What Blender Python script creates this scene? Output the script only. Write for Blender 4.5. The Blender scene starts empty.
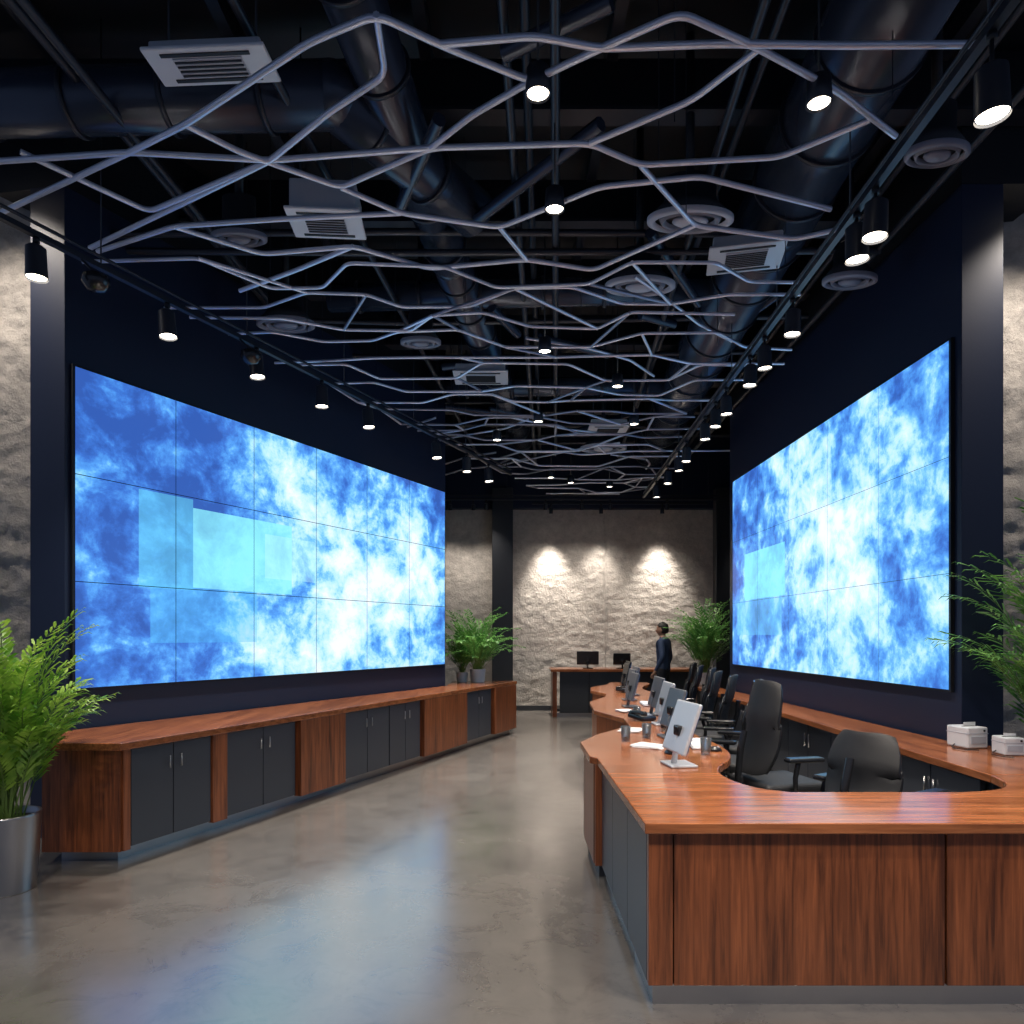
import bpy, bmesh, math, random
from mathutils import Vector, Matrix, noise
random.seed(7)
S=bpy.context.scene
COL=S.collection
R=math.radians

# ---------------------------------------------------------------- materials
def newmat(name):
    m=bpy.data.materials.new(name); m.use_nodes=True
    return m, m.node_tree, m.node_tree.nodes['Principled BSDF']
def pmat(name,col,rough=.5,metal=0,bump=0,bscale=40,var=0.0,emis=None,estr=0,coat=0,trans=0,subs=0):
    m,nt,b=newmat(name)
    b.inputs['Base Color'].default_value=(*col,1)
    b.inputs['Roughness'].default_value=rough
    b.inputs['Metallic'].default_value=metal
    b.inputs['Coat Weight'].default_value=coat
    b.inputs['Transmission Weight'].default_value=trans
    if emis:
        b.inputs['Emission Color'].default_value=(*emis,1); b.inputs['Emission Strength'].default_value=estr
    tc=nt.nodes.new('ShaderNodeTexCoord'); n=nt.nodes.new('ShaderNodeTexNoise')
    n.inputs['Scale'].default_value=bscale; n.inputs['Detail'].default_value=4
    nt.links.new(tc.outputs['Object'],n.inputs['Vector'])
    if bump:
        bp=nt.nodes.new('ShaderNodeBump'); bp.inputs['Strength'].default_value=bump; bp.inputs['Distance'].default_value=.01
        nt.links.new(n.outputs['Fac'],bp.inputs['Height']); nt.links.new(bp.outputs['Normal'],b.inputs['Normal'])
    if var:
        r=nt.nodes.new('ShaderNodeValToRGB')
        r.color_ramp.elements[0].position=.3; r.color_ramp.elements[1].position=.7
        r.color_ramp.elements[0].color=(*[c*(1-var) for c in col],1)
        r.color_ramp.elements[1].color=(*[min(1,c*(1+var)) for c in col],1)
        nt.links.new(n.outputs['Fac'],r.inputs['Fac']); nt.links.new(r.outputs['Color'],b.inputs['Base Color'])
    return m
def woodmat(name,dark,light,scale,rough=.28,spec=.5):
    m,nt,b=newmat(name)
    tc=nt.nodes.new('ShaderNodeTexCoord'); mp=nt.nodes.new('ShaderNodeMapping')
    mp.inputs['Scale'].default_value=scale
    n=nt.nodes.new('ShaderNodeTexNoise'); n.inputs['Scale'].default_value=1.6; n.inputs['Detail'].default_value=8
    n.inputs['Roughness'].default_value=.6; n.inputs['Distortion'].default_value=.5
    n2=nt.nodes.new('ShaderNodeTexNoise'); n2.inputs['Scale'].default_value=.3; n2.inputs['Detail'].default_value=2
    mx=nt.nodes.new('ShaderNodeMath'); mx.operation='MULTIPLY_ADD'; mx.inputs[1].default_value=.35
    ml=nt.nodes.new('ShaderNodeMath'); ml.operation='MULTIPLY'; ml.inputs[1].default_value=.65
    r=nt.nodes.new('ShaderNodeValToRGB')
    e=r.color_ramp.elements; e[0].position=.36; e[0].color=(*dark,1); e[1].position=.66; e[1].color=(*light,1)
    L=nt.links.new
    L(tc.outputs['Object'],mp.inputs['Vector']); L(mp.outputs['Vector'],n.inputs['Vector']); L(mp.outputs['Vector'],n2.inputs['Vector'])
    L(n.outputs['Fac'],ml.inputs[0]); L(n2.outputs['Fac'],mx.inputs[0]); L(ml.outputs[0],mx.inputs[2]); L(mx.outputs[0],r.inputs['Fac'])
    L(r.outputs['Color'],b.inputs['Base Color'])
    b.inputs['Roughness'].default_value=rough
    return m
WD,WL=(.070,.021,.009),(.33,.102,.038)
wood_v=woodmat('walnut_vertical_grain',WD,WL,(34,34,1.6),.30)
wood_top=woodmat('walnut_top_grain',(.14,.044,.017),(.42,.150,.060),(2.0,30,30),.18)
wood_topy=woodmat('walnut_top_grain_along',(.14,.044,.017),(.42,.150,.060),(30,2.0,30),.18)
dark=pmat('charcoal_laminate',(.03,.034,.042),.38,bump=.05,bscale=200)
grey_door=pmat('grey_cabinet_laminate',(.040,.047,.062),.34,bump=.05,bscale=200)
navy=pmat('navy_black_panel',(.010,.018,.048),.45,bump=.04,bscale=60)
blackm=pmat('black_paint',(.006,.008,.013),.55)
ductm=pmat('black_duct_metal',(.034,.046,.074),.26,metal=.3,bump=.1,bscale=12)
steelbk=pmat('blackened_steel',(.028,.033,.046),.4,metal=.4)
strip=pmat('satin_grey_tube',(.60,.66,.80),.28,metal=.45)
strip2=pmat('dark_grey_tube',(.26,.29,.38),.33,metal=.5)
steel=pmat('brushed_steel',(.42,.42,.43),.3,metal=1,bump=.03,bscale=90)
silver=pmat('silver_plastic',(.5,.53,.58),.35,metal=.2)
whitep=pmat('white_plastic',(.66,.70,.76),.4)
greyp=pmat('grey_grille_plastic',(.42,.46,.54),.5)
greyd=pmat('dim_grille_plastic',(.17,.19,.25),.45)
chairbk=pmat('black_mesh_fabric',(.008,.009,.012),.6,bump=.3,bscale=300)
chairpl=pmat('black_gloss_plastic',(.012,.013,.016),.22)
lampglow=pmat('warm_lamp_lens',(1,.9,.75),.4,emis=(1,.88,.7),estr=14)
lampsmall=pmat('lamp_lens_soft',(1,.9,.8),.4,emis=(1,.9,.75),estr=9)
soil=pmat('potting_soil',(.03,.02,.012),.9,bump=.6,bscale=60)
stem_m=pmat('green_stem',(.14,.24,.05),.5)
paper=pmat('white_paper',(.75,.76,.78),.6)
glass=pmat('clear_glass',(.9,.95,1),.03,trans=.95)
scr_faint=pmat('monitor_glass',(.01,.012,.02),.12,emis=(.1,.25,.6),estr=.25)  # display face has a faint blue emission
ceram=pmat('pale_ceramic',(.55,.57,.6),.35)

def leafmat(name,c1,c2):
    m,nt,b=newmat(name)
    g=nt.nodes.new('ShaderNodeTexCoord'); n=nt.nodes.new('ShaderNodeTexNoise'); n.inputs['Scale'].default_value=9
    r=nt.nodes.new('ShaderNodeValToRGB'); e=r.color_ramp.elements
    e[0].position=.35; e[0].color=(*c1,1); e[1].position=.65; e[1].color=(*c2,1)
    nt.links.new(g.outputs['Object'],n.inputs['Vector']); nt.links.new(n.outputs['Fac'],r.inputs['Fac']); nt.links.new(r.outputs['Color'],b.inputs['Base Color'])
    b.inputs['Roughness'].default_value=.4
    t=nt.nodes.new('ShaderNodeBsdfTranslucent'); mx=nt.nodes.new('ShaderNodeMixShader'); mx.inputs[0].default_value=.3
    nt.links.new(r.outputs['Color'],t.inputs['Color']); out=nt.nodes['Material Output']
    nt.links.new(b.outputs[0],mx.inputs[1]); nt.links.new(t.outputs[0],mx.inputs[2]); nt.links.new(mx.outputs[0],out.inputs['Surface'])
    return m
leaf=leafmat('palm_leaf',(.09,.27,.02),(.38,.60,.08))
leaf2=leafmat('fern_leaf',(.05,.20,.04),(.20,.44,.11))

def stonemat(name,c1,c2):
    m,nt,b=newmat(name)
    L=nt.links.new
    tc=nt.nodes.new('ShaderNodeTexCoord')
    n=nt.nodes.new('ShaderNodeTexNoise'); n.inputs['Scale'].default_value=7; n.inputs['Detail'].default_value=10; n.inputs['Roughness'].default_value=.7
    n2=nt.nodes.new('ShaderNodeTexNoise'); n2.inputs['Scale'].default_value=26; n2.inputs['Detail'].default_value=8; n2.inputs['Roughness'].default_value=.7
    L(tc.outputs['Object'],n.inputs['Vector']); L(tc.outputs['Object'],n2.inputs['Vector'])
    r=nt.nodes.new('ShaderNodeValToRGB'); e=r.color_ramp.elements
    e[0].position=.3; e[0].color=(*c1,1); e[1].position=.7; e[1].color=(*c2,1)
    L(n.outputs['Fac'],r.inputs['Fac']); L(r.outputs['Color'],b.inputs['Base Color'])
    a=nt.nodes.new('ShaderNodeMath'); a.operation='ADD'; L(n.outputs['Fac'],a.inputs[0]); L(n2.outputs['Fac'],a.inputs[1])
    bp=nt.nodes.new('ShaderNodeBump'); bp.inputs['Strength'].default_value=.7; bp.inputs['Distance'].default_value=.03
    L(a.outputs[0],bp.inputs['Height']); L(bp.outputs['Normal'],b.inputs['Normal'])
    b.inputs['Roughness'].default_value=.9
    return m
stone=stonemat('rough_stone',(.38,.36,.34),(.60,.56,.52))
stone_w=stonemat('rough_stone_warm',(.32,.30,.28),(.54,.50,.46))

def floormat():
    m,nt,b=newmat('polished_concrete'); L=nt.links.new
    tc=nt.nodes.new('ShaderNodeTexCoord')
    n=nt.nodes.new('ShaderNodeTexNoise'); n.inputs['Scale'].default_value=.9; n.inputs['Detail'].default_value=9; n.inputs['Roughness'].default_value=.62
    n2=nt.nodes.new('ShaderNodeTexNoise'); n2.inputs['Scale'].default_value=3.5; n2.inputs['Detail'].default_value=10; n2.inputs['Roughness'].default_value=.75; n2.inputs['Distortion'].default_value=.8
    L(tc.outputs['Object'],n.inputs['Vector']); L(tc.outputs['Object'],n2.inputs['Vector'])
    r=nt.nodes.new('ShaderNodeValToRGB'); e=r.color_ramp.elements
    e[0].position=.3; e[0].color=(.118,.110,.104,1); e[1].position=.7; e[1].color=(.188,.173,.160,1)
    L(n.outputs['Fac'],r.inputs['Fac'])
    r2=nt.nodes.new('ShaderNodeValToRGB'); e=r2.color_ramp.elements
    e[0].position=.36; e[0].color=(.66,.66,.68,1); e[1].position=.5; e[1].color=(1,1,1,1)
    L(n2.outputs['Fac'],r2.inputs['Fac'])
    mx=nt.nodes.new('ShaderNodeMix'); mx.data_type='RGBA'; mx.blend_type='MULTIPLY'; mx.inputs[0].default_value=.6
    L(r.outputs['Color'],mx.inputs[6]); L(r2.outputs['Color'],mx.inputs[7]); L(mx.outputs[2],b.inputs['Base Color'])
    mr=nt.nodes.new('ShaderNodeMapRange'); mr.inputs['To Min'].default_value=.10; mr.inputs['To Max'].default_value=.32
    L(n2.outputs['Fac'],mr.inputs['Value']); L(mr.outputs[0],b.inputs['Roughness'])
    bp=nt.nodes.new('ShaderNodeBump'); bp.inputs['Strength'].default_value=.04; bp.inputs['Distance'].default_value=.01
    L(n2.outputs['Fac'],bp.inputs['Height']); L(bp.outputs['Normal'],b.inputs['Normal'])
    b.inputs['IOR'].default_value=2.9
    return m
floor_m=floormat()

def screenmat(name,cu,cv,su,sv,rects,seed,estr,off=.2):
    m,nt,b=newmat(name); L=nt.links.new
    def M(op,a,bb=None,c=None):
        n=nt.nodes.new('ShaderNodeMath'); n.operation=op
        for i,x in enumerate((a,bb,c)):
            if x is None: continue
            if isinstance(x,(int,float)): n.inputs[i].default_value=x
            else: L(x,n.inputs[i])
        return n.outputs[0]
    uv=nt.nodes.new('ShaderNodeUVMap'); uv.uv_map='UVMap'
    sx=nt.nodes.new('ShaderNodeSeparateXYZ'); L(uv.outputs[0],sx.inputs[0]); u,v=sx.outputs[0],sx.outputs[1]
    mp=nt.nodes.new('ShaderNodeMapping'); mp.inputs['Scale'].default_value=(2.0,1.0,1); mp.inputs['Location'].default_value=(seed,seed*.7,0)
    L(uv.outputs[0],mp.inputs[0])
    def nz(sc,de,ro,di):
        n=nt.nodes.new('ShaderNodeTexNoise'); n.inputs['Scale'].default_value=sc; n.inputs['Detail'].default_value=de
        n.inputs['Roughness'].default_value=ro; n.inputs['Distortion'].default_value=di; L(mp.outputs[0],n.inputs['Vector']); return n.outputs['Fac']
    big=nz(2.4,2,.5,.1); fine=nz(5.5,12,.64,.3); spk=nz(15,8,.7,.2)
    du=M('DIVIDE',M('SUBTRACT',u,cu),su); dv=M('DIVIDE',M('SUBTRACT',v,cv),sv)
    d=M('SQRT',M('ADD',M('MULTIPLY',du,du),M('MULTIPLY',dv,dv)))
    bell=M('MULTIPLY',M('MAXIMUM',M('SUBTRACT',1.0,d),-.30),.62)
    val=M('ADD',bell,M('MULTIPLY',M('SUBTRACT',big,.5),1.1))
    val=M('ADD',val,M('MULTIPLY',M('SUBTRACT',fine,.5),1.9))
    val=M('ADD',val,M('MULTIPLY',M('SUBTRACT',spk,.5),.9))
    val=M('ADD',val,off)
    r=nt.nodes.new('ShaderNodeValToRGB'); el=r.color_ramp.elements
    el[0].position=0; el[0].color=(.030,.10,.42,1); el[1].position=1; el[1].color=(.86,.95,1,1)
    for p,c in ((.2,(.045,.17,.62)),(.38,(.085,.33,.85)),(.51,(.19,.55,.96)),(.64,(.42,.78,1.0)),(.80,(.62,.86,1.0))):
        x=el.new(p); x.color=(*c,1)
    L(val,r.inputs['Fac'])
    col=r.outputs['Color']
    for (u0,u1,v0,v1,cc,f) in rects:
        msk=M('MULTIPLY',M('MULTIPLY',M('GREATER_THAN',u,u0),M('LESS_THAN',u,u1)),M('MULTIPLY',M('GREATER_THAN',v,v0),M('LESS_THAN',v,v1)))
        edge=M('MULTIPLY_ADD',fine,.9,.1)
        mx=nt.nodes.new('ShaderNodeMix'); mx.data_type='RGBA'
        L(M('MULTIPLY',msk,M('MINIMUM',M('MULTIPLY',edge,f*1.9),1.0)),mx.inputs[0]); L(col,mx.inputs[6]); mx.inputs[7].default_value=(*cc,1); col=mx.outputs[2]
    b.inputs['Base Color'].default_value=(0,0,0,1); b.inputs['Roughness'].default_value=.35
    L(col,b.inputs['Emission Color']); b.inputs['Emission Strength'].default_value=estr
    return m
cy=(.14,.62,.90)
scrL=screenmat('video_wall_image_left',.68,.34,.54,.90,[(.10,.20,.33,.66,cy,.5),(.20,.43,.34,.63,(.26,.82,.96),.75),(.12,.34,.14,.34,(.10,.5,.92),.4),(.36,.50,.40,.58,(.5,.92,1),.35)],3.1,1.15,.27)
scrR=screenmat('video_wall_image_right',.62,.5,.54,.95,[(.10,.38,.34,.58,(.24,.82,.96),.75),(.04,.36,.16,.34,(.16,.6,.95),.45)],8.4,1.15,.23)

# ---------------------------------------------------------------- helpers
def root(name,loc=(0,0,0),rz=0):
    e=bpy.data.objects.new(name,None); e.empty_display_size=.2; e.location=loc; e.rotation_euler=(0,0,rz); COL.objects.link(e); return e
def obj(name,me,mat=None,parent=None,smooth=False):
    o=bpy.data.objects.new(name,me); COL.objects.link(o)
    if mat: me.materials.append(mat)
    if parent: o.parent=parent
    if smooth:
        for p in me.polygons: p.use_smooth=True
    return o
def bm2me(bm,name):
    bmesh.ops.recalc_face_normals(bm,faces=bm.faces)
    me=bpy.data.meshes.new(name); bm.to_mesh(me); bm.free(); return me
def bevel(o,w,s=2):
    m=o.modifiers.new('bevel','BEVEL'); m.width=w; m.segments=s; m.limit_method='ANGLE'; m.angle_limit=R(40); return o
def box(name,parent,mat,c,s,bev=0,rot=None,seg=2):
    bm=bmesh.new(); bmesh.ops.create_cube(bm,size=1)
    for v in bm.verts: v.co=Vector((v.co.x*s[0],v.co.y*s[1],v.co.z*s[2]))
    if rot: bmesh.ops.transform(bm,matrix=rot,verts=bm.verts)
    for v in bm.verts: v.co+=Vector(c)
    o=obj(name,bm2me(bm,name),mat,parent)
    if bev: bevel(o,bev,seg)
    return o
def cyl(name,parent,mat,p0,p1,r0,r1=None,n=24,smooth=True,cap=True):
    p0=Vector(p0);p1=Vector(p1);d=p1-p0;r1=r0 if r1 is None else r1
    bm=bmesh.new(); bmesh.ops.create_cone(bm,cap_ends=cap,segments=n,radius1=r0,radius2=r1,depth=d.length)
    q=d.to_track_quat('Z','Y').to_matrix().to_4x4()
    bmesh.ops.transform(bm,matrix=Matrix.Translation((p0+p1)/2)@q,verts=bm.verts)
    o=obj(name,bm2me(bm,name),mat,parent)
    if smooth:
        for p in o.data.polygons: p.use_smooth=len(p.vertices)<5
    return o
def lathe(name,parent,mat,prof,c=(0,0,0),n=32,M=None,sy=1):
    bm=bmesh.new(); rings=[]
    for (r,z) in prof:
        rings.append([bm.verts.new((r*math.cos(2*math.pi*i/n),sy*r*math.sin(2*math.pi*i/n),z)) for i in range(n)])
    for a,b in zip(rings,rings[1:]):
        for i in range(n): bm.faces.new((a[i],a[(i+1)%n],b[(i+1)%n],b[i]))
    if M: bmesh.ops.transform(bm,matrix=M,verts=bm.verts)
    for v in bm.verts: v.co+=Vector(c)
    bmesh.ops.remove_doubles(bm,verts=bm.verts,dist=1e-6)
    return obj(name,bm2me(bm,name),mat,parent,True)
def tubes(name,parent,mat,paths,r,res=2):
    cu=bpy.data.curves.new(name,'CURVE'); cu.dimensions='3D'; cu.bevel_depth=r; cu.bevel_resolution=res; cu.use_fill_caps=True
    for p in paths:
        sp=cu.splines.new('POLY'); sp.points.add(len(p)-1)
        for i,q in enumerate(p): sp.points[i].co=(*q,1)
    cu.materials.append(mat)
    t=bpy.data.objects.new('tmp',cu); COL.objects.link(t)
    dg=bpy.context.evaluated_depsgraph_get(); me=bpy.data.meshes.new_from_object(t.evaluated_get(dg))
    bpy.data.objects.remove(t)
    me.name=name
    o=bpy.data.objects.new(name,me); COL.objects.link(o)
    if parent: o.parent=parent
    if not me.materials: me.materials.append(mat)
    for pl in me.polygons: pl.use_smooth=True
    return o
def slab(name,parent,mat,pts,z0,z1,bev=0):
    bm=bmesh.new(); vs=[bm.verts.new((x,y,z0)) for x,y in pts]; f=bm.faces.new(vs)
    r=bmesh.ops.extrude_face_region(bm,geom=[f])
    for v in r['geom']:
        if isinstance(v,bmesh.types.BMVert): v.co.z=z1
    bmesh.ops.triangulate(bm,faces=[f for f in bm.faces if len(f.verts)>4])
    o=obj(name,bm2me(bm,name),mat,parent)
    if bev: bevel(o,bev,2)
    return o
def seg(name,parent,mat,p0,p1,z0,z1,t=.03,side=1,off=0,bev=0,inset=0):
    a=Vector(p0);b=Vector(p1);d=(b-a).normalized();n=Vector((-d.y,d.x))*side
    a=a+d*inset;b=b-d*inset
    a2=a+n*off;b2=b+n*off
    q=[a2,b2,b2+n*t,a2+n*t]
    return slab(name,parent,mat,[(v.x,v.y) for v in q],z0,z1,bev)
def chaikin(p,it=2,f=.25):
    for _ in range(it):
        q=[tuple(p[0])]
        for a,b in zip(p,p[1:]):
            a=Vector(a);b=Vector(b)
            q.append(tuple(a.lerp(b,f))); q.append(tuple(a.lerp(b,1-f)))
        q.append(tuple(p[-1])); p=q
    return p
def bend(p,r=.05):
    if len(p)<3: return p
    q=[tuple(p[0])]
    for a,b,c in zip(p,p[1:],p[2:]):
        a=Vector(a);b=Vector(b);c=Vector(c)
        ra=min(r,(a-b).length*.4); rc=min(r,(c-b).length*.4)
        s=b+(a-b).normalized()*ra; e=b+(c-b).normalized()*rc
        for t in (0,.25,.5,.75,1):
            q.append(tuple(s*(1-t)**2+b*2*t*(1-t)+e*t*t))
    q.append(tuple(p[-1])); return q

CAMZ=1.52
# ---------------------------------------------------------------- room shell
ZC=5.7
box('floor',None,floor_m,(.3,5.5,-.05),(13,19,.1))
box('ceiling',None,blackm,(.3,5.5,ZC+.05),(13,19,.1))

def stonewall(name,mat,x0,x1,y,z0,z1,facing=-1,step=.045,amp=.05,joints=(),fs=1.0):
    nx=int((x1-x0)/step); nz_=int((z1-z0)/step); bm=bmesh.new(); g=[]
    for j in range(nz_+1):
        row=[]
        for i in range(nx+1):
            x=x0+(x1-x0)*i/nx; z=z0+(z1-z0)*j/nz_
            h=noise.fractal(Vector((x*1.7*fs,y,z*2.6*fs)),1.0,2.0,6)*amp+abs(noise.noise(Vector((x*4.3*fs,y+3,z*6.5*fs))))*amp*.8
            for jx in joints:
                if abs(x-jx)<step*.6: h=-.03
            row.append(bm.verts.new((x,y+facing*h,z)))
        g.append(row)
    for j in range(nz_):
        for i in range(nx): bm.faces.new((g[j][i],g[j][i+1],g[j+1][i+1],g[j+1][i]))
    return obj(name,bm2me(bm,name),mat,None,True)
stonewall('wall_back',stone,-5.6,6.1,14.42,0,4.12,joints=(1.93,),amp=.011,fs=3.2,step=.03)
box('wall_back_header',None,navy,(.25,14.42,4.92),(11.7,.3,1.58))
box('wall_back_core',None,blackm,(.25,14.66,2.85),(11.9,.2,5.7))
stonewall('wall_left_stone',stone_w,-6.0,-3.5,5.62,0,5.3,amp=.028,fs=2.6,step=.028)
stonewall('wall_right_stone',stone_w,3.40,6.1,5.45,0,4.98,amp=.028,fs=2.6,step=.028)
box('wall_left_stone_core',None,blackm,(-4.82,5.86,2.85),(2.7,.3,5.7))
box('wall_right_stone_core',None,blackm,(4.85,5.76,2.85),(2.7,.3,5.7))
box('wall_left',None,navy,(-5.7,10.2,2.85),(.2,9,5.7))
box('wall_right',None,navy,(6.2,10.2,2.85),(.2,9,5.7))
box('column_back',None,dark,(-.19,14.18,2.25),(.42,.24,4.5),.01)
box('column_back',None,dark,(4.33,14.18,2.25),(.46,.24,4.5),.01)
box('baseboard_back',None,dark,(2.0,14.28,.05),(3.9,.06,.1))

def LX(Y): return -3.33+.506*(Y-5.3)
a=(LX(5.25),5.25); b=(LX(10.0),10.0)
slab('wall_screen_left',None,navy,[a,b,(b[0]-.32,b[1]+.05),(a[0]-.28,a[1]+.03)],0,4.9,.004)
slab('trim_bulkhead_left',None,blackm,[(a[0]+.0,a[1]),(b[0],b[1]),(b[0]-.4,b[1]+.1),(a[0]-.6,a[1]+.1)],4.9,ZC)
def RX(Y): return 3.21-.02*(Y-5.09)
c=(RX(5.0),5.0); d=(RX(10.0),10.0)
slab('wall_screen_right',None,navy,[c,(c[0]+.30,c[1]),(d[0]+.30,d[1]),d],0,4.75,.004)
slab('trim_bulkhead_right',None,blackm,[c,(c[0]+.7,c[1]),(d[0]+.7,d[1]),d],4.75,ZC)

def videowall(name,p0,p1,z0,z1,nc,nr,mat,side,g):
    rt=root(name)
    A=Vector(p0);B=Vector(p1);D=(B-A);dn=D.normalized();N=Vector((-dn.y,dn.x))*side
    slab('bezel_frame',rt,blackm,[tuple(A+N*.002-dn*.015),tuple(B+N*.002+dn*.015),tuple(B+N*.03+dn*.015),tuple(A+N*.03-dn*.015)],z0-.015,z1+.015)
    bm=bmesh.new(); uvl=bm.loops.layers.uv.new('UVMap')
    Ln=D.length; H=z1-z0
    for i in range(nc):
        for j in range(nr):
            u0=i/nc+g/Ln;u1=(i+1)/nc-g/Ln;v0=j/nr+g/H;v1=(j+1)/nr-g/H
            vs=[]
            for (u,v) in ((u0,v0),(u1,v0),(u1,v1),(u0,v1)):
                P=A+D*u+N*.034; vs.append(bm.verts.new((P.x,P.y,z0+H*v)))
            f=bm.faces.new(vs)
            for l,(u,v) in zip(f.loops,((u0,v0),(u1,v0),(u1,v1),(u0,v1))): l[uvl].uv=(u,v)
    me=bpy.data.meshes.new('display_panels'); bm.to_mesh(me); bm.free()
    obj('display_panels',me,mat,rt)
    return rt
videowall('video_wall',(LX(5.3),5.3),(LX(9.94),9.94),1.12,3.56,6,3,scrL,-1,.0030)
videowall('video_wall',(RX(9.78),9.78),(RX(5.09),5.09),1.127,3.67,5,3,scrR,-1,.0018)

# ---------------------------------------------------------------- left storage counter
rt=root('storage_counter')
F0=Vector((-2.59,4.65));F1=Vector((.05,10.97));FD=(F1-F0)
def FP(Y): 
    t=(Y-F0.y)/FD.y; return (F0+FD*t)
def wallin(Y,o=.05): return (LX(Y)+o,Y)
top=[(-3.16,4.60),(-2.57,4.60),(F1.x+.03,F1.y+.03),(-.93,11.0),(-.93,10.08)]+[wallin(10.06,.06),wallin(5.2,.06)]
slab('wood_worktop',rt,wood_topy,top,.765,.815,.006)
n=Vector((-FD.y,FD.x)).normalized()
body=[(-3.1,4.68),tuple(F0+n*.05+Vector((0,.03))),tuple(F1+n*.05),(-.9,10.94),(-.9,10.1)]+[wallin(10.04,.1),wallin(5.2,.1)]
slab('carcass',rt,dark,body,.09,.765)
body2=[(-3.05,4.74),tuple(F0+n*.10+Vector((0,.08))),tuple(F1+n*.10-Vector((0,.06))),(-.9,10.9),(-.9,10.1)]+[wallin(10.02,.12),wallin(5.22,.12)]
slab('steel_plinth',rt,steel,body2,0,.09)
seg('end_panel',rt,wood_v,(-3.12,4.645),(-2.60,4.645),.085,.765,.035,1)
def fr(kind,y0,y1,nd=1,extra=0):
    P0=FP(y0);P1=FP(y1)
    if kind=='w':
        seg('wood_panel',rt,wood_v,tuple(P0),tuple(P1),.085,.765,.05+extra,1,off=-extra,bev=.003)
    else:
        for k in range(nd):
            A=P0+(P1-P0)*(k/nd);B=P0+(P1-P0)*((k+1)/nd)
            seg('cabinet_door',rt,grey_door,tuple(A),tuple(B),.10,.755,.035,1,off=.014,bev=.003,inset=.004)
            dd=(B-A).normalized(); hp=(B-dd*.05) if k%2==0 else (A+dd*.05)
            hp=hp-n*.012
            cyl('door_handle',rt,steel,(hp.x,hp.y,.58),(hp.x,hp.y,.67),.006,n=10)
fr('w',4.66,4.71);fr('d',4.72,5.36,2);fr('w',5.365,5.50);fr('d',5.505,6.25,2);fr('w',6.27,6.88,1,.03)
fr('d',6.90,7.66,2);fr('d',7.67,8.28,2);fr('w',8.32,9.375,1,.02);fr('d',9.40,10.15,2);fr('w',10.22,10.97,1,.02)
seg('end_panel_far',rt,wood_v,(-.9,10.97),(.05,10.97),.085,.765,.03,-1)

# ---------------------------------------------------------------- reception desk (curved)
rt=root('reception_desk')
outer=[(.54,2.84),(.53,4.36),(.49,4.42),(.49,5.02),(.66,5.42),(1.0,5.95),(1.03,6.45),(.84,7.15),(.9,8.1),(1.16,8.75),(1.24,9.2),(1.1,9.8),(1.17,10.4),(1.5,11.0),(1.6,11.5)]
inner_l=[(1.36,3.41),(1.22,3.5),(1.14,3.75),(1.17,4.03),(1.40,4.4),(1.46,4.9),(1.40,5.4),(1.52,6.0),(1.68,6.6),(1.60,7.3),(1.66,8.1),(1.85,8.8),(1.93,9.4),(1.86,10.0),(1.98,10.6),(2.2,11.1),(2.22,11.5)]
inner_r=[(2.62,3.83),(2.55,3.58),(2.38,3.45),(2.18,3.41)]
il=chaikin(inner_l,2); ir=chaikin(inner_r,2)
ZT=.76
poly=outer+il[::-1]+ir[::-1]+[(3.3,3.83),(3.3,2.84)]
slab('wood_worktop',rt,wood_top,poly,ZT-.045,ZT,.005)
z0,z1=.085,ZT-.045
for (xa,xb) in ((.56,.66),(.665,1.775),(1.785,2.6),(2.61,3.28)):
    seg('front_panel',rt,wood_v,(xa,2.87),(xb,2.87),z0,z1,.04,1,bev=.003)
box('front_core',rt,dark,(1.92,3.07,.40),(2.66,.32,.62))
box('steel_plinth',rt,steel,(1.92,3.1,.042),(2.68,.42,.085))
segs=list(zip(outer,outer[1:]))
for i,(p,q) in enumerate(segs):
    if i==0:
        k=[2.915,3.40,3.90,4.36]
        for y0,y1 in zip(k,k[1:]): seg('side_panel',rt,grey_door,(.56,y0),(.56,y1),z0,z1,.03,-1,bev=.002,inset=.003)
        seg('plinth_side',rt,steel,(.60,2.92),(.59,4.40),0,.085,.03,-1)
        continue
    if i==1: continue
    m_=wood_v if i in (2,6,7,10,11,13) else grey_door
    seg('side_panel',rt,m_,p,q,z0,z1,.035,-1,off=.025,bev=.002)
    seg('plinth_side',rt,dark,p,q,0,.085,.03,-1,off=.06)
seg('return_panel',rt,wood_v,(.52,4.40),(.9,4.40),z0,z1,.03,-1)
seg('end_panel',rt,wood_v,(1.62,11.46),(2.2,11.46),0,z1,.03,-1)
for (x,y) in ((1.0,5.2),(1.25,6.2),(1.2,7.4),(1.4,8.7),(1.5,10.1)):
    box('support_panel',rt,dark,(x+.12,y,.36),(.42,.03,.71))

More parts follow.
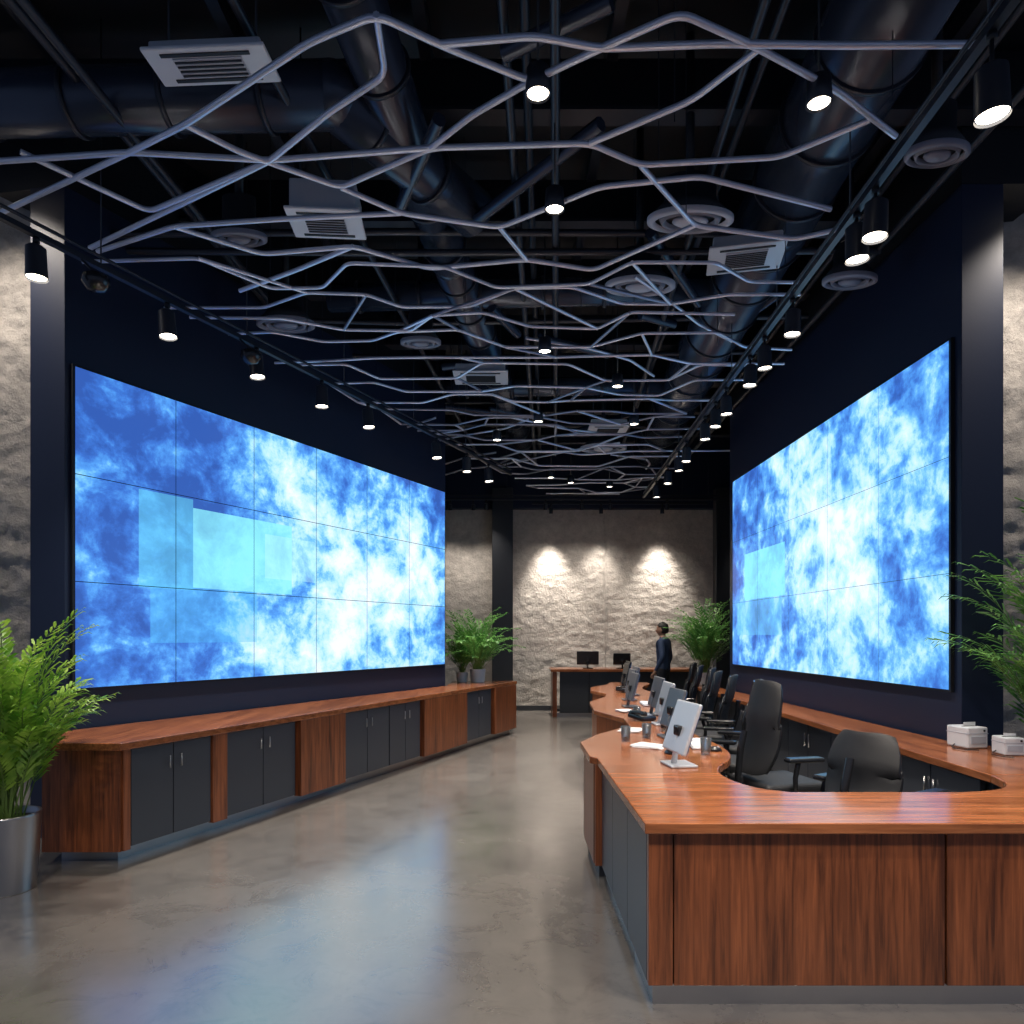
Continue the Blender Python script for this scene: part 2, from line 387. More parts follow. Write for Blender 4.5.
rt=root('storage_counter')
fx=lambda Y: 2.62+.033*(Y-3.83)
slab('wood_worktop',rt,wood_topy,[(2.62,3.835),(3.3,3.835),(3.3,4.9),(3.16,4.93),(RX(10.95)-.045,10.95),(fx(10.95)-.1,10.95)],ZT-.045,ZT,.004)
slab('carcass',rt,dark,[(fx(3.9)+.06,3.9),(3.26,3.9),(3.26,4.86),(3.13,4.93),(RX(10.9)-.06,10.9),(fx(10.9)+.06,10.9)],.085,ZT-.045)
slab('plinth',rt,blackm,[(fx(3.95)+.1,3.95),(3.22,3.95),(3.22,4.86),(3.1,4.93),(RX(10.85)-.1,10.85),(fx(10.85)+.1,10.85)],0,.085)
y=3.95;k=0
while y<10.7:
    y1=min(y+.50,10.88)
    seg('cabinet_door',rt,grey_door,(fx(y)+.02,y),(fx(y1)+.02,y1),.10,ZT-.055,.035,-1,bev=.003,inset=.005)
    hy=y1-.05 if k%2==0 else y+.05
    cyl('door_handle',rt,steel,(fx(hy)+.008,hy,.5),(fx(hy)+.008,hy,.62),.007,n=10)
    y=y1;k+=1

rt=root('service_desk')
box('wood_worktop',rt,wood_top,(2.15,13.42,.875),(2.85,.72,.05),.005)
box('front_dark_panel',rt,dark,(2.15,13.2,.46),(2.5,.05,.78))
box('end_panel_a',rt,wood_v,(.80,13.42,.425),(.08,.66,.85),.004)
box('end_panel_b',rt,wood_v,(3.50,13.42,.425),(.08,.66,.85),.004)
box('shelf',rt,dark,(2.15,13.45,.12),(2.6,.5,.05))
for x in (1.45,2.15,2.85): box('front_rib',rt,blackm,(x,13.165,.46),(.015,.02,.78))
box('plinth',rt,steel,(2.15,13.2,.035),(2.6,.05,.07))

# ---------------------------------------------------------------- ceiling services
rt=root('ceiling_lattice')
Z=4.2
L_near=[
 [(-3.26,4.46),(-2.11,3.86),(-1.70,3.64),(-.92,3.17),(-.59,3.04),(-.33,3.19),(.09,3.37),(.40,3.17),(.72,2.99),(1.13,3.20),(1.62,3.47),(2.05,3.74)],
 [(-.59,3.04),(-.61,3.37),(-.94,3.60),(-1.36,3.94),(-1.93,4.25),(-2.93,4.86)],
 [(-2.74,3.90),(-2.28,4.40),(-1.36,3.94)],
 [(-.33,3.19),(.1,3.12),(.40,3.17),(.94,3.16),(1.5,3.2),(2.10,3.17)],
 [(-1.70,3.64),(-1.50,3.86),(-1.03,4.21),(-.45,3.86),(.42,3.78),(.73,3.98),(1.51,3.94),(1.86,3.64)],
 [(-1.03,4.21),(-.71,4.46),(-.08,4.56),(.52,4.16),(1.11,4.11),(1.99,4.37)],
 [(-2.9,4.9),(-2.2,4.55),(-1.5,4.5),(-.71,4.46)],
 [(-.45,3.86),(-.2,3.6),(.09,3.37)],
 [(.42,3.78),(.9,3.5),(1.13,3.20)],
 [(.73,3.98),(1.2,4.6),(1.9,4.7),(2.3,4.5)],
 [(-3.4,4.0),(-2.11,3.86),(-1.36,3.94),(-.45,3.86)],
 [(-2.2,4.55),(-1.75,4.9),(-1.1,4.85),(-.6,5.1),(.1,4.95),(.6,5.15),(1.2,4.6)],
 [(-2.1,5.4),(-1.6,5.15),(-1.1,4.85)],[(-.08,4.56),(.1,4.95)],
]
paths=[bend([(x,y,Z+.02*math.sin(3*x+y)) for x,y in p],.07) for p in L_near]
tubes('near_tubes',rt,strip,paths,.0165)
pa=[];pb=[]
rows=[];Y=5.15
def xl(Y): return .457*Y-5.1
while Y<13.3:
    x=xl(Y)-.3; pts=[]; s=random.choice((1,-1)); amp=random.uniform(.16,.36)
    while x<2.25:
        pts.append((x,Y+s*amp*.5+random.uniform(-.05,.05),Z+random.uniform(-.03,.04)))
        x+=random.uniform(.35,.95)
        pts.append((x,pts[-1][1]+random.uniform(-.06,.06),pts[-1][2]))
        x+=random.uniform(.22,.45); s=-s
    (pa if random.random()<.75 else pb).append(pts); rows.append(pts)
    Y+=random.uniform(.34,.48)
for r0,r1 in zip(rows,rows[1:]):
    for _ in range(3):
        p=random.choice(r0); q=min(r1,key=lambda t:abs(t[0]-p[0]-random.choice((-.35,.35))))
        (pa if random.random()<.5 else pb).append([p,q])
for _ in range(9):
    Y=random.uniform(5.3,11); x=random.uniform(xl(Y),1.6); pts=[]
    s=random.choice((-1,1))
    for k in range(4):
        pts.append((min(x,2.2),Y,Z+.06)); x+=s*random.uniform(.3,.7); Y+=random.uniform(.2,.45)
    pa.append(pts)
pa=[bend(p,.06) for p in pa]; pb=[bend(p,.06) for p in pb]
tubes('field_tubes',rt,strip,pa,.0135); tubes('field_tubes_dark',rt,strip2,pb,.0135)
wires=[]
for _ in range(60):
    Y=random.uniform(3.2,12.5); x=random.uniform(xl(Y),2.2); wires.append([(x,Y,Z),(x,Y,ZC)])
tubes('suspension_wires',rt,steelbk,wires,.003,1)

rt=root('roof_beams')
for Y in (3.6,4.9,6.2,7.5,8.8,10.1,11.4,12.7):
    box('beam_web',rt,blackm,(.3,Y,5.35),(11,.03,.4)); box('beam_flange',rt,steelbk,(.3,Y,5.16),(11,.16,.025))
for X in (-3.2,-1.9,-.6,.7,3.0):
    box('purlin',rt,steelbk,(X,7.5,5.6),(.08,14,.14))

def duct(name,pts,r,ribs=.6):
    rt=root(name)
    for i,(p,q) in enumerate(zip(pts,pts[1:])):
        cyl('duct_run_%d'%i,rt,ductm,p,q,r,n=32)
        P=Vector(p);Q=Vector(q);Ln=(Q-P).length;dn=(Q-P).normalized();t=ribs*.5
        while t<Ln:
            c_=P+dn*t; cyl('flange_ring',rt,steelbk,c_-dn*.015,c_+dn*.015,r+.018,n=32); t+=ribs
    for p in pts[1:-1]:
        bm=bmesh.new(); bmesh.ops.create_uvsphere(bm,u_segments=24,v_segments=16,radius=r*1.01)
        for v in bm.verts: v.co+=Vector(p)
        obj('elbow',bm2me(bm,'elbow'),ductm,rt,True)
duct('ventilation_duct',[(-4.2,4.40,4.84),(-1.1,4.30,4.84),(-.3,5.5,4.84)],.18)
duct('ventilation_duct',[(1.95,3.0,4.85),(2.1,5.5,4.85),(2.45,12.5,4.85)],.30)
duct('ventilation_duct',[(-.9,3.3,4.95),(-.55,6.2,4.85),(.3,12.8,4.85)],.17)
duct('ventilation_duct',[(-1.8,6.9,4.85),(2.0,6.7,4.85)],.13)
duct('ventilation_duct',[(-.9,9.4,4.85),(2.2,9.3,4.85)],.12)
rt=root('ceiling_pipes')
pp=[];random.seed(3)
for X in (-2.6,-2.45,-1.4,-.15,.0,.15,1.25,1.4,2.75,2.85): pp.append([(X+random.uniform(-.1,.1),3.0,4.62+random.uniform(0,.4)),(X+random.uniform(-.1,.5)+.3,12.9,4.62+random.uniform(0,.4))])
for Y in (3.3,3.45,5.6,5.7,7.1,8.1,9.9,11.0,12.1): 
    z=4.5+random.uniform(0,.45); pp.append([(-3.6,Y,z),(-1,Y+random.uniform(-.2,.2),z),(3,Y,z)])
tubes('conduit_runs',rt,steelbk,pp,.028)
pp=[]
for k in range(14):
    x=random.uniform(-2.5,2.5);Y=random.uniform(3.3,10)
    pp.append([(x,Y,4.7),(x+random.uniform(-.9,.9),Y+random.uniform(-.3,1.2),4.7)])
tubes('loose_conduits',rt,ductm,pp,.045)

def cassette(loc,sx,sy,h,rz=0,mm=None):
    rt=root('air_conditioner_cassette',loc,rz); mm=mm or whitep
    box('housing',rt,silver,(0,0,h/2),(sx,sy,h),.012)
    box('fascia',rt,mm,(0,0,-.012),(sx+.06,sy+.05,.022),.008)
    box('intake_recess',rt,greyp,(0,0,-.026),(sx*.62,sy*.62,.008))
    nl=max(4,int(sy/.045))
    for k in range(nl): box('louvre',rt,blackm,(0,(-.5+(k+.5)/nl)*sy*.58,-.032),(sx*.6,.010,.008))
    for s in (-1,1):
        box('outlet_slot',rt,blackm,(0,s*sy*.42,-.026),(sx*.8,.02,.006))
        cyl('hanger_rod',rt,steelbk,(s*sx*.4,0,h),(s*sx*.4,0,ZC-loc[2]),.006,n=8)
cassette((-1.61,3.76,4.60),.60,.20,.05,R(-3))
cassette((-1.28,4.83,4.38),.44,.30,.20,R(4))
cassette((1.80,5.4,4.45),.5,.36,.08,R(-12),silver)
cassette((-.35,7.9,4.45),.55,.36,.08,0,silver)
cassette((1.35,9.9,4.45),.5,.4,.08,0,silver)
def diffuser(x,y,z,r,sy=.6,bright=False):
    rt=root('round_air_diffuser',(x,y,z))
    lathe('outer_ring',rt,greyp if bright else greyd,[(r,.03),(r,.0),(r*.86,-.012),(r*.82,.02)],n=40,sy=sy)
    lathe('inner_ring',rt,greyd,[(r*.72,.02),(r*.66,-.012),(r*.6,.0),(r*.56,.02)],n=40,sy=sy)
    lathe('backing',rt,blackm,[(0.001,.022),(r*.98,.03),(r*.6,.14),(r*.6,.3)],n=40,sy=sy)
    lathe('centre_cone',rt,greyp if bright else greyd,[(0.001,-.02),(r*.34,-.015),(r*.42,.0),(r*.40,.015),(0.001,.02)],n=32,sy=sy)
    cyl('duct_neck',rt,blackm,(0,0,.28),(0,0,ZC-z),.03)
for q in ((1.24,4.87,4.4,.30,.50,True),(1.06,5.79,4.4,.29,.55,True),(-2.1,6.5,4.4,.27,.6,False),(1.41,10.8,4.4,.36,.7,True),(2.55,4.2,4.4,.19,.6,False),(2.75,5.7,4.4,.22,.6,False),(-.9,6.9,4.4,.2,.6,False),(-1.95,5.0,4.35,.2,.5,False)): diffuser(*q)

# ---------------------------------------------------------------- lighting tracks and lamps
def spotlight(loc,power,aim,cone=80,col=(1,.89,.77),blend=.9,rad=.05):
    l=bpy.data.lights.new('lamp','SPOT'); l.energy=power; l.color=col; l.spot_size=R(cone); l.spot_blend=blend; l.shadow_soft_size=rad
    o=bpy.data.objects.new('lamp_beam',l); COL.objects.link(o)
    o.rotation_euler=Vector(aim).to_track_quat('-Z','Y').to_euler(); return o
def head(x,y,zr,drop,aim,power,r=.055,ln=.17,cone=85,name='track_spotlight',glow=lampglow,mat=None):
    rt=root(name,(x,y,zr))
    d=Vector(aim).normalized(); c0=Vector((0,0,-drop)); a0=c0-d*ln*.5; a1=c0+d*ln*.5
    cyl('track_adapter',rt,blackm,(0,0,-.03),(0,0,.0),.02,n=12)
    cyl('stem',rt,blackm,(0,0,-.02),tuple(a0+d*.03),.009,n=8)
    cyl('barrel',rt,mat or steelbk,a0,a1,r*.92,r,n=24,cap=False)
    cyl('rear_cap',rt,steelbk,a0-d*.012,a0+d*.004,r*.7,r*.93,n=24)
    cyl('lens',rt,glow,a1-d*.02,a1-d*.012,r*.9,n=24)
    lo=spotlight(None,power,aim,cone)
    lo.parent=rt; lo.location=a1+d*.004
    return rt
def rail(name,p,q,z):
    rt=root(name)
    P=Vector((*p,z));Q=Vector((*q,z));d=(Q-P);dn=d.normalized();Ln=d.length
    M=Matrix.Rotation(math.atan2(d.y,d.x),4,'Z')
    box('track_profile',rt,steelbk,(P+Q)/2+Vector((0,0,.02)),(Ln,.04,.035),rot=M)
    tubes('conduit',rt,steelbk,[[tuple(P+Vector((0,0,.09))),tuple(Q+Vector((0,0,.09)))]],.012)
    t=.4
    while t<Ln:
        c_=P+dn*t; cyl('hanger_rod',rt,steelbk,c_+Vector((0,0,.03)),(c_.x,c_.y,ZC),.005,n=8); t+=1.3
LR=lambda Y:.457*Y-4.956
RR=lambda Y:1.858+.0405*Y
rail('added_lighting_track',(LR(3.2),3.2),(LR(10.8),10.8),4.0)
rail('added_lighting_track',(RR(1.2),1.2),(RR(12.6),12.6),4.0)
rail('added_lighting_track',(-1.8,13.55),(4.0,13.55),4.15)
PW=175
for i,Y in enumerate((4.36,5.22,6.03,6.8,7.48,8.77,9.5,10.1)):
    head(LR(Y),Y,4.0,.16,(.10,-.04,-1) if i%3 else (.03,0,-1),PW,.062,.19)
for i,Y in enumerate((2.88,3.88,4.11,5.15,5.8,6.2,7.0,7.42,7.9,8.9,9.4,10.2,11.2)):
    head(RR(Y),Y,4.0,.18 if i else .25,(-.05,-.0,-1) if i%2 else (.04,.02,-1),PW*.7,.066 if i<3 else .058,.19 if i<3 else .17)
for Y in (1.4,2.0): head(RR(Y),Y,4.0,.2,(-.2,.5,-1),PW*1.05)  # added heads, out of view, to light the desk front
rail('added_lighting_track',(-2.6,1.2),(1.6,1.2),4.0)  # added track above the frame, unseen, carries the fill heads
for X in (-2.2,-.8,.6): head(X,1.2,4.0,.2,(0,.45,-1),PW*.95)  # added fill heads, unseen, tilted towards the desk front
for i,X in enumerate((-1.3,-.5,.65,1.35,1.9,3.0)):
    head(X,13.55,4.15,.13,(0,.35,-1),42,.04,.11,glow=lampsmall)
for X in (.78,1.78,3.0):
    head(X,13.98,4.15,.13,(0,.12,-1),520 if X!=1.78 else 240,.04,.11,cone=60,glow=lampsmall)
for X,p in ((-1.2,45),(-.75,35),(4.9,40)): head(X,13.6,4.15,.13,(0,.42,-1),p,.04,.1,cone=70,glow=lampsmall)
rail('added_lighting_track',(.4,13.98),(3.9,13.98),4.15)
for X,Y,zz in ((-4.0,4.7,5.2),(3.95,4.6,4.9)):  # added wall washers outside the frame, brighten the side stone
    head(X,Y,zz,.15,(0.10 if X<0 else -.10,.42,-1),160,.06,.16,cone=100)
for (x,y) in ((.125,3.36),(1.5,3.42),(.26,4.27),(.3,6.4),(.32,8.5),(1.5,8.6),(.64,11.5),(-.2,9.3),(1.1,7.3),(1.0,11.9),(1.7,12.2)):
    rt=root('pendant_downlight',(x,y,4.12))
    lathe('can',rt,steelbk,[(.03,.13),(.055,.12),(.062,0),(.055,-.004),(.05,.02)],n=28)
    cyl('lens',rt,lampglow,(0,0,.008),(0,0,.016),.052,n=24)
    cyl('cord',rt,blackm,(0,0,.12),(0,0,ZC-4.12),.006,n=8)
    lo=spotlight(None,PW*.7,(0,0,-1),95); lo.parent=rt; lo.location=(0,0,-.01)
for Y in (4.62,5.85):
    rt=root('ceiling_speaker',(LR(Y)+.1,Y,3.86))
    lathe('shell',rt,chairpl,[(.001,-.07),(.05,-.06),(.085,-.01),(.08,.03),(.04,.055),(.001,.06)],n=24)
    cyl('stem',rt,blackm,(0,0,.05),(-.1,0,.15),.008,n=8)

# ---------------------------------------------------------------- plants
def frond(bm,base,az,lean,length,leaflets,ll,droop,mi,w=.02,t0=.28):
    n=14; pos=Vector(base); d=Vector((math.cos(az)*math.sin(lean),math.sin(az)*math.sin(lean),math.cos(lean))); pts=[pos.copy()]
    stp=length/n
    for i in range(n):
        d=(d+Vector((math.cos(az)*.35,math.sin(az)*.35,-1))*droop*(i/n)**1.6*.16).normalized(); pos=pos+d*stp; pts.append(pos.copy())
    side=Vector((-math.sin(az),math.cos(az),0))
    for i in range(n):
        a,b=pts[i],pts[i+1]; t=.005*(1-i/n)+.0012
        for s in (side,Vector((math.cos(az),math.sin(az),.3))):
            f=bm.faces.new([bm.verts.new(a-s*t),bm.verts.new(b-s*t),bm.verts.new(b+s*t),bm.verts.new(a+s*t)]); f.material_index=1
    for k in range(leaflets):
        t=t0+(1-t0)*k/(leaflets-1); f_=t*n; i=min(int(f_),n-1); p=pts[i].lerp(pts[i+1],f_-i); dr=(pts[i+1]-pts[i]).normalized()
        L_=ll*(1-.55*abs(t-.5)*1.6)*random.uniform(.85,1.1)
        for s in (-1,1):
            ld=(dr*.9+side*s*random.uniform(.5,.9)+Vector((0,0,random.uniform(-.1,.3)))).normalized()
            nrm=ld.cross(dr).normalized(); wv=ld.cross(nrm).normalized()*w*.5
            a=p; b=p+ld*L_*.4+Vector((0,0,-.01)); c_=p+ld*L_*.75+Vector((0,0,-L_*.12)); e=p+ld*L_+Vector((0,0,-L_*.34))
            v=[bm.verts.new(a),bm.verts.new(b-wv),bm.verts.new(b+wv),bm.verts.new(c_-wv*.7),bm.verts.new(c_+wv*.7),bm.verts.new(e)]
            bm.faces.new((v[0],v[1],v[2])); bm.faces.new((v[1],v[3],v[4],v[2])); bm.faces.new((v[3],v[5],v[4]))
def plant(name,loc,pot_r,pot_h,potmat,nf,length,ll,droop,mat,leanmax=1.0,leaflets=16,w=.022,stems=5,seed=1,taper=.86,short=.3,t0=.28,lmin=.08,ymax=None):
    random.seed(seed); rt=root(name,loc)
    lathe('pot',rt,potmat,[(.001,0),(pot_r*taper,0),(pot_r*taper,.005),(pot_r,pot_h*.97),(pot_r,pot_h),(pot_r*.93,pot_h),(pot_r*.9,pot_h-.05)],n=40)
    lathe('soil',rt,soil,[(.001,pot_h-.04),(pot_r*.92,pot_h-.045)],n=32)
    bm=bmesh.new()
    for k in range(nf):
        az=2*math.pi*k*.618+random.uniform(-.3,.3); t=(k+.5)/nf; lean=lmin+leanmax*t*random.uniform(.7,1.1)
        b0=Vector((random.uniform(-1,1)*pot_r*.4,random.uniform(-1,1)*pot_r*.4,pot_h-.04))
        frond(bm,b0,az,lean,length*random.uniform(.8,1.08)*(1-short*t),leaflets,ll,droop,0,w,t0)
    if ymax is not None:   # fronds growing near a wall press flat against it
        for v in bm.verts:
            if v.co.y>ymax*.5:
                v.co.y=ymax*.5+(ymax*.5)*math.tanh((v.co.y-ymax*.5)/(ymax*.5))
    me=bpy.data.meshes.new('foliage'); bm.to_mesh(me); bm.free(); me.materials.append(mat); me.materials.append(stem_m)
    o=bpy.data.objects.new('foliage',me); COL.objects.link(o); o.parent=rt
    return rt
plant('potted_palm',(-3.04,4.20,0),.185,.46,steel,66,1.30,.19,1.2,leaf,.40,24,.019,seed=5,short=.45)
plant('potted_palm',(3.53,4.42,0),.19,.66,steel,50,1.72,.24,1.5,leaf2,.34,22,.020,seed=9,short=.38,ymax=.54)
plant('potted_fern',(-.52,10.66,.817),.12,.2,ceram,50,1.08,.16,1.5,leaf2,.72,16,.024,seed=3)
plant('potted_fern',(-.76,10.70,.817),.09,.15,ceram,26,1.0,.15,1.4,leaf2,.6,14,.024,seed=13)
plant('potted_fern',(2.97,10.76,.762),.12,.2,ceram,56,1.30,.17,1.5,leaf2,.50,16,.024,seed=4)

# ---------------------------------------------------------------- office chairs
def chair(x,y,face,hb=1.14,recl=.18,bw=1.0):
    th=math.atan2(face[0],-face[1]); rt=root('office_chair',(x,y,0),th)
    for k in range(5):
        a=2*math.pi*k/5+.3; dx,dy=math.cos(a),math.sin(a)
        cyl('base_leg_%d'%k,rt,chairpl,(dx*.03,dy*.03,.11),(dx*.29,dy*.29,.075),.026,.016,n=10)
        for s in (-1,1):
            c_=Vector((dx*.29-dy*s*.016,dy*.29+dx*s*.016,.03)); t=Vector((-dy,dx,0))*.008
            cyl('caster',rt,chairpl,c_-t,c_+t,.03,n=14)
        cyl('caster_stem',rt,chairpl,(dx*.29,dy*.29,.04),(dx*.29,dy*.29,.08),.008,n=8)
    cyl('gas_lift',rt,chairpl,(0,0,.08),(0,0,.25),.03,n=16); cyl('gas_piston',rt,steel,(0,0,.25),(0,0,.40),.016,n=12)
    box('tilt_mechanism',rt,chairpl,(0,.02,.41),(.18,.26,.05),.012)
    box('seat_cushion',rt,chairbk,(0,0,.465),(.50,.48,.085),.035,seg=4)
    bm=bmesh.new(); nu,nv=12,16; g=[]
    zb,ztp=.54,hb
    for j in range(nv+1):
        v=j/nv; row=[]
        wv=.23*bw*(1-.28*abs(2*v-1)**4)*(1.0-.10*v)
        for i in range(nu+1):
            u=2*i/nu-1
            X=wv*u; Zz=zb+(ztp-zb)*v+ -.03*abs(u)**4*(1 if v>.5 else -1)
            Yy=.235+recl*(Zz-zb)-.05*math.sin(math.pi*min(1,v*1.6))*.6 -.06*u*u
            row.append(bm.verts.new((X,Yy,Zz)))
        g.append(row)
    for j in range(nv):
        for i in range(nu): bm.faces.new((g[j][i],g[j][i+1],g[j+1][i+1],g[j+1][i]))
    o=obj('backrest',bm2me(bm,'backrest'),chairbk,rt,True); m=o.modifiers.new('s','SOLIDIFY'); m.thickness=.035; m.offset=1; bevel(o,.01,2)
    fr_=[]
    for u in (-1,1):
        pts=[]
        for j in range(nv+1):
            v=j/nv; wv=.235*bw*(1-.28*abs(2*v-1)**4)*(1.0-.10*v); Zz=zb+(ztp-zb)*v-.03*(1 if v>.5 else -1); Yy=.235+recl*(Zz-zb)-.03*math.sin(math.pi*min(1,v*1.6))-.045
            pts.append((wv*u,Yy,Zz))
        fr_.append(pts)
    tubes('back_frame',rt,chairpl,[fr_[0],fr_[1],[fr_[0][-1],fr_[1][-1]]],.013)
    tubes('back_spine',rt,chairpl,[[(0,.1,.41),(0,.27,.43),(0,.31,.52),(0,.33+recl*.2,.72),(0,.32+recl*.3,.85)]],.024)
    for sgn in (-1,1):
        tubes('arm_bracket',rt,chairpl,[[(sgn*.2,.05,.42),(sgn*.29,.05,.44),(sgn*.30,.06,.56),(sgn*.29,.03,.665)]],.017)
        box('arm_pad',rt,chairpl,(sgn*.285,-.02,.68),(.085,.27,.032),.014,seg=3)
    return rt
chair(1.90,5.02,(.97,.22),1.2,-.20,.86)
chair(2.05,3.95,(.86,.50),.98,-.3,.92)
chair(1.80,5.80,(-.8,.45),1.08)
chair(1.98,6.6,(-.9,.3),1.12)
chair(2.00,7.4,(-.9,.3),1.12)
chair(2.08,8.2,(-.9,.3),1.12)
chair(2.24,9.0,(-.9,.2),1.12)
chair(2.30,9.8,(-.9,.2),1.12)
chair(2.42,10.6,(-.9,.2),1.12)

# ---------------------------------------------------------------- monitors
def monitor(x,y,z,face,w=.5,h=.32,back=silver,tilt=.22,name='computer_monitor'):
    th=math.atan2(face[0],-face[1]); rt=root(name,(x,y,z),th)
    M=Matrix.Rotation(-tilt,4,'X'); zc=h/2+.07
    box('rear_shell',rt,back,(0,.012,zc),(w,.024,h),.01,rot=M,seg=3)
    o=Matrix.Rotation(-tilt,3,'X')@Vector((0,-.014,0))
    box('display',rt,scr_faint,(o.x,o.y+.012,zc+o.z),(w-.02,.004,h-.02),rot=M)
    box('stand_foot',rt,back,(0,.03,.008),(.20,.16,.014),.005)
    cyl('stand_neck',rt,back,(0,.06,.012),(0,.03,zc-.02),.018,.014,n=14)
    box('stand_hinge',rt,chairpl,(0,.03,zc-.02),(.08,.04,.06),.008)
    return rt
def keyboard(x,y,z,rz):
    rt=root('computer_keyboard',(x,y,z),rz); box('tray',rt,silver,(0,0,.008),(.42,.14,.014),.004)
    for r_ in range(4):
        for c_ in range(13): box('key',rt,paper,(-.19+c_*.0317,-.048+r_*.032,.018),(.026,.026,.008))
greym=pmat('graphite_plastic',(.10,.11,.13),.3)
monitor(1.01,4.12,ZT,(1,.14),.34,.31,silver,-.34)
monitor(1.22,5.25,ZT,(1,.08),.36,.30,greym,-.28)
monitor(1.32,6.0,ZT,(1,0),.38,.30,silver,-.28)
monitor(1.40,6.75,ZT,(1,0),.40,.30,greym,-.25)
monitor(1.30,7.5,ZT,(1,0),.40,.30,greym,-.25)
monitor(1.42,8.3,ZT,(1,0),.42,.30,greym,-.2)
monitor(1.58,9.0,ZT,(1,0),.42,.30,greym,-.2)
monitor(1.6,9.8,ZT,(1,0),.42,.31,chairpl,-.2)
monitor(1.75,10.6,ZT,(1,0),.42,.31,chairpl,-.2)
monitor(1.45,13.4,.9,(.1,1),.42,.26,chairpl,.1)
monitor(2.1,13.4,.9,(-.1,1),.34,.22,chairpl,.1)
def papers(x,y,z,rz):
    rt=root('paper_stack',(x,y,z+.001),rz)
    for k in range(4): box('sheet_%d'%k,rt,paper,(random.uniform(-.01,.01),random.uniform(-.01,.01),.002+.0035*k),(.15,.21,.003),rot=Matrix.Rotation(random.uniform(-.2,.2),4,'Z'))
papers(.94,4.8,ZT,.9); papers(.95,5.6,ZT,-.3); papers(1.15,7.05,ZT,.2)
def tumbler(x,y,z):
    rt=root('drinking_glass',(x,y,z)); lathe('body',rt,glass,[(.001,.001),(.03,.001),(.036,.11),(.033,.11),(.028,.01),(.001,.008)],n=24)
for q in ((1.12,4.55),(.82,5.05),(1.24,4.48),(1.0,5.2),(1.15,6.45)): tumbler(*q,ZT)
def mouse(x,y,z,rz):
    rt=root('computer_mouse',(x,y,z),rz)
    bm=bmesh.new(); bmesh.ops.create_uvsphere(bm,u_segments=16,v_segments=10,radius=1)
    for v in bm.verts: v.co=Vector((v.co.x*.03,v.co.y*.055,max(0,v.co.z)*.034))
    obj('shell',bm2me(bm,'shell'),chairpl,rt,True); cyl('wheel',rt,greyp,(-.004,-.03,.028),(.004,-.03,.028),.008,n=12)
mouse(1.33,4.62,ZT,1.4); mouse(1.02,4.5,ZT,.5)
keyboard(1.30,4.88,ZT,1.45); keyboard(1.5,7.75,ZT,1.5); keyboard(1.54,6.35,ZT,1.3)
def phone(x,y,z,rz):
    rt=root('desk_telephone',(x,y,z+.008),rz)
    box('base',rt,chairpl,(0,0,.025),(.17,.2,.04),.012,rot=Matrix.Rotation(.12,4,'X'))
    box('handset_bar',rt,chairpl,(-.05,0,.07),(.045,.19,.025),.012); 
    for s in (-1,1): box('handset_end',rt,chairpl,(-.05,s*.075,.058),(.05,.05,.03),.012)
    for a in range(3):
        for b_ in range(4): box('key',rt,greyp,(.01+a*.025,-.06+b_*.025,.05+.12*(-.06+b_*.025)),(.017,.016,.008))
phone(1.3,5.62,ZT,1.3); phone(1.5,9.4,ZT,1.3); phone(1.17,6.3,ZT,.6)
def printer(x,y,z,rz,s):
    rt=root('receipt_printer',(x,y,z+.002),rz)
    box('housing',rt,whitep,(0,0,.075*s),(.17*s,.19*s,.15*s),.012*s,seg=3)
    box('lid_seam',rt,greyp,(0,0,.105*s),(.173*s,.193*s,.004))
    box('paper_slot',rt,blackm,(0,-.02*s,.151*s),(.12*s,.012,.003)); box('paper_tongue',rt,paper,(0,-.02*s,.165*s),(.10*s,.002,.03*s))
    box('front_panel',rt,greyp,(0,-.097*s,.06*s),(.12*s,.004,.05*s)); cyl('button',rt,blackm,(.05*s,-.10*s,.125*s),(.05*s,-.094*s,.125*s),.007,n=12)
    tubes('power_cable',rt,chairpl,[[(-.08*s,.02,.02),(-.13*s,0,.006),(-.17*s,-.06,.005),(-.15*s,-.14,.005),(-.08*s,-.17,.005)]],.004)
printer(3.12,4.80,ZT,.2,.95); printer(3.19,4.50,ZT,-.1,.75)

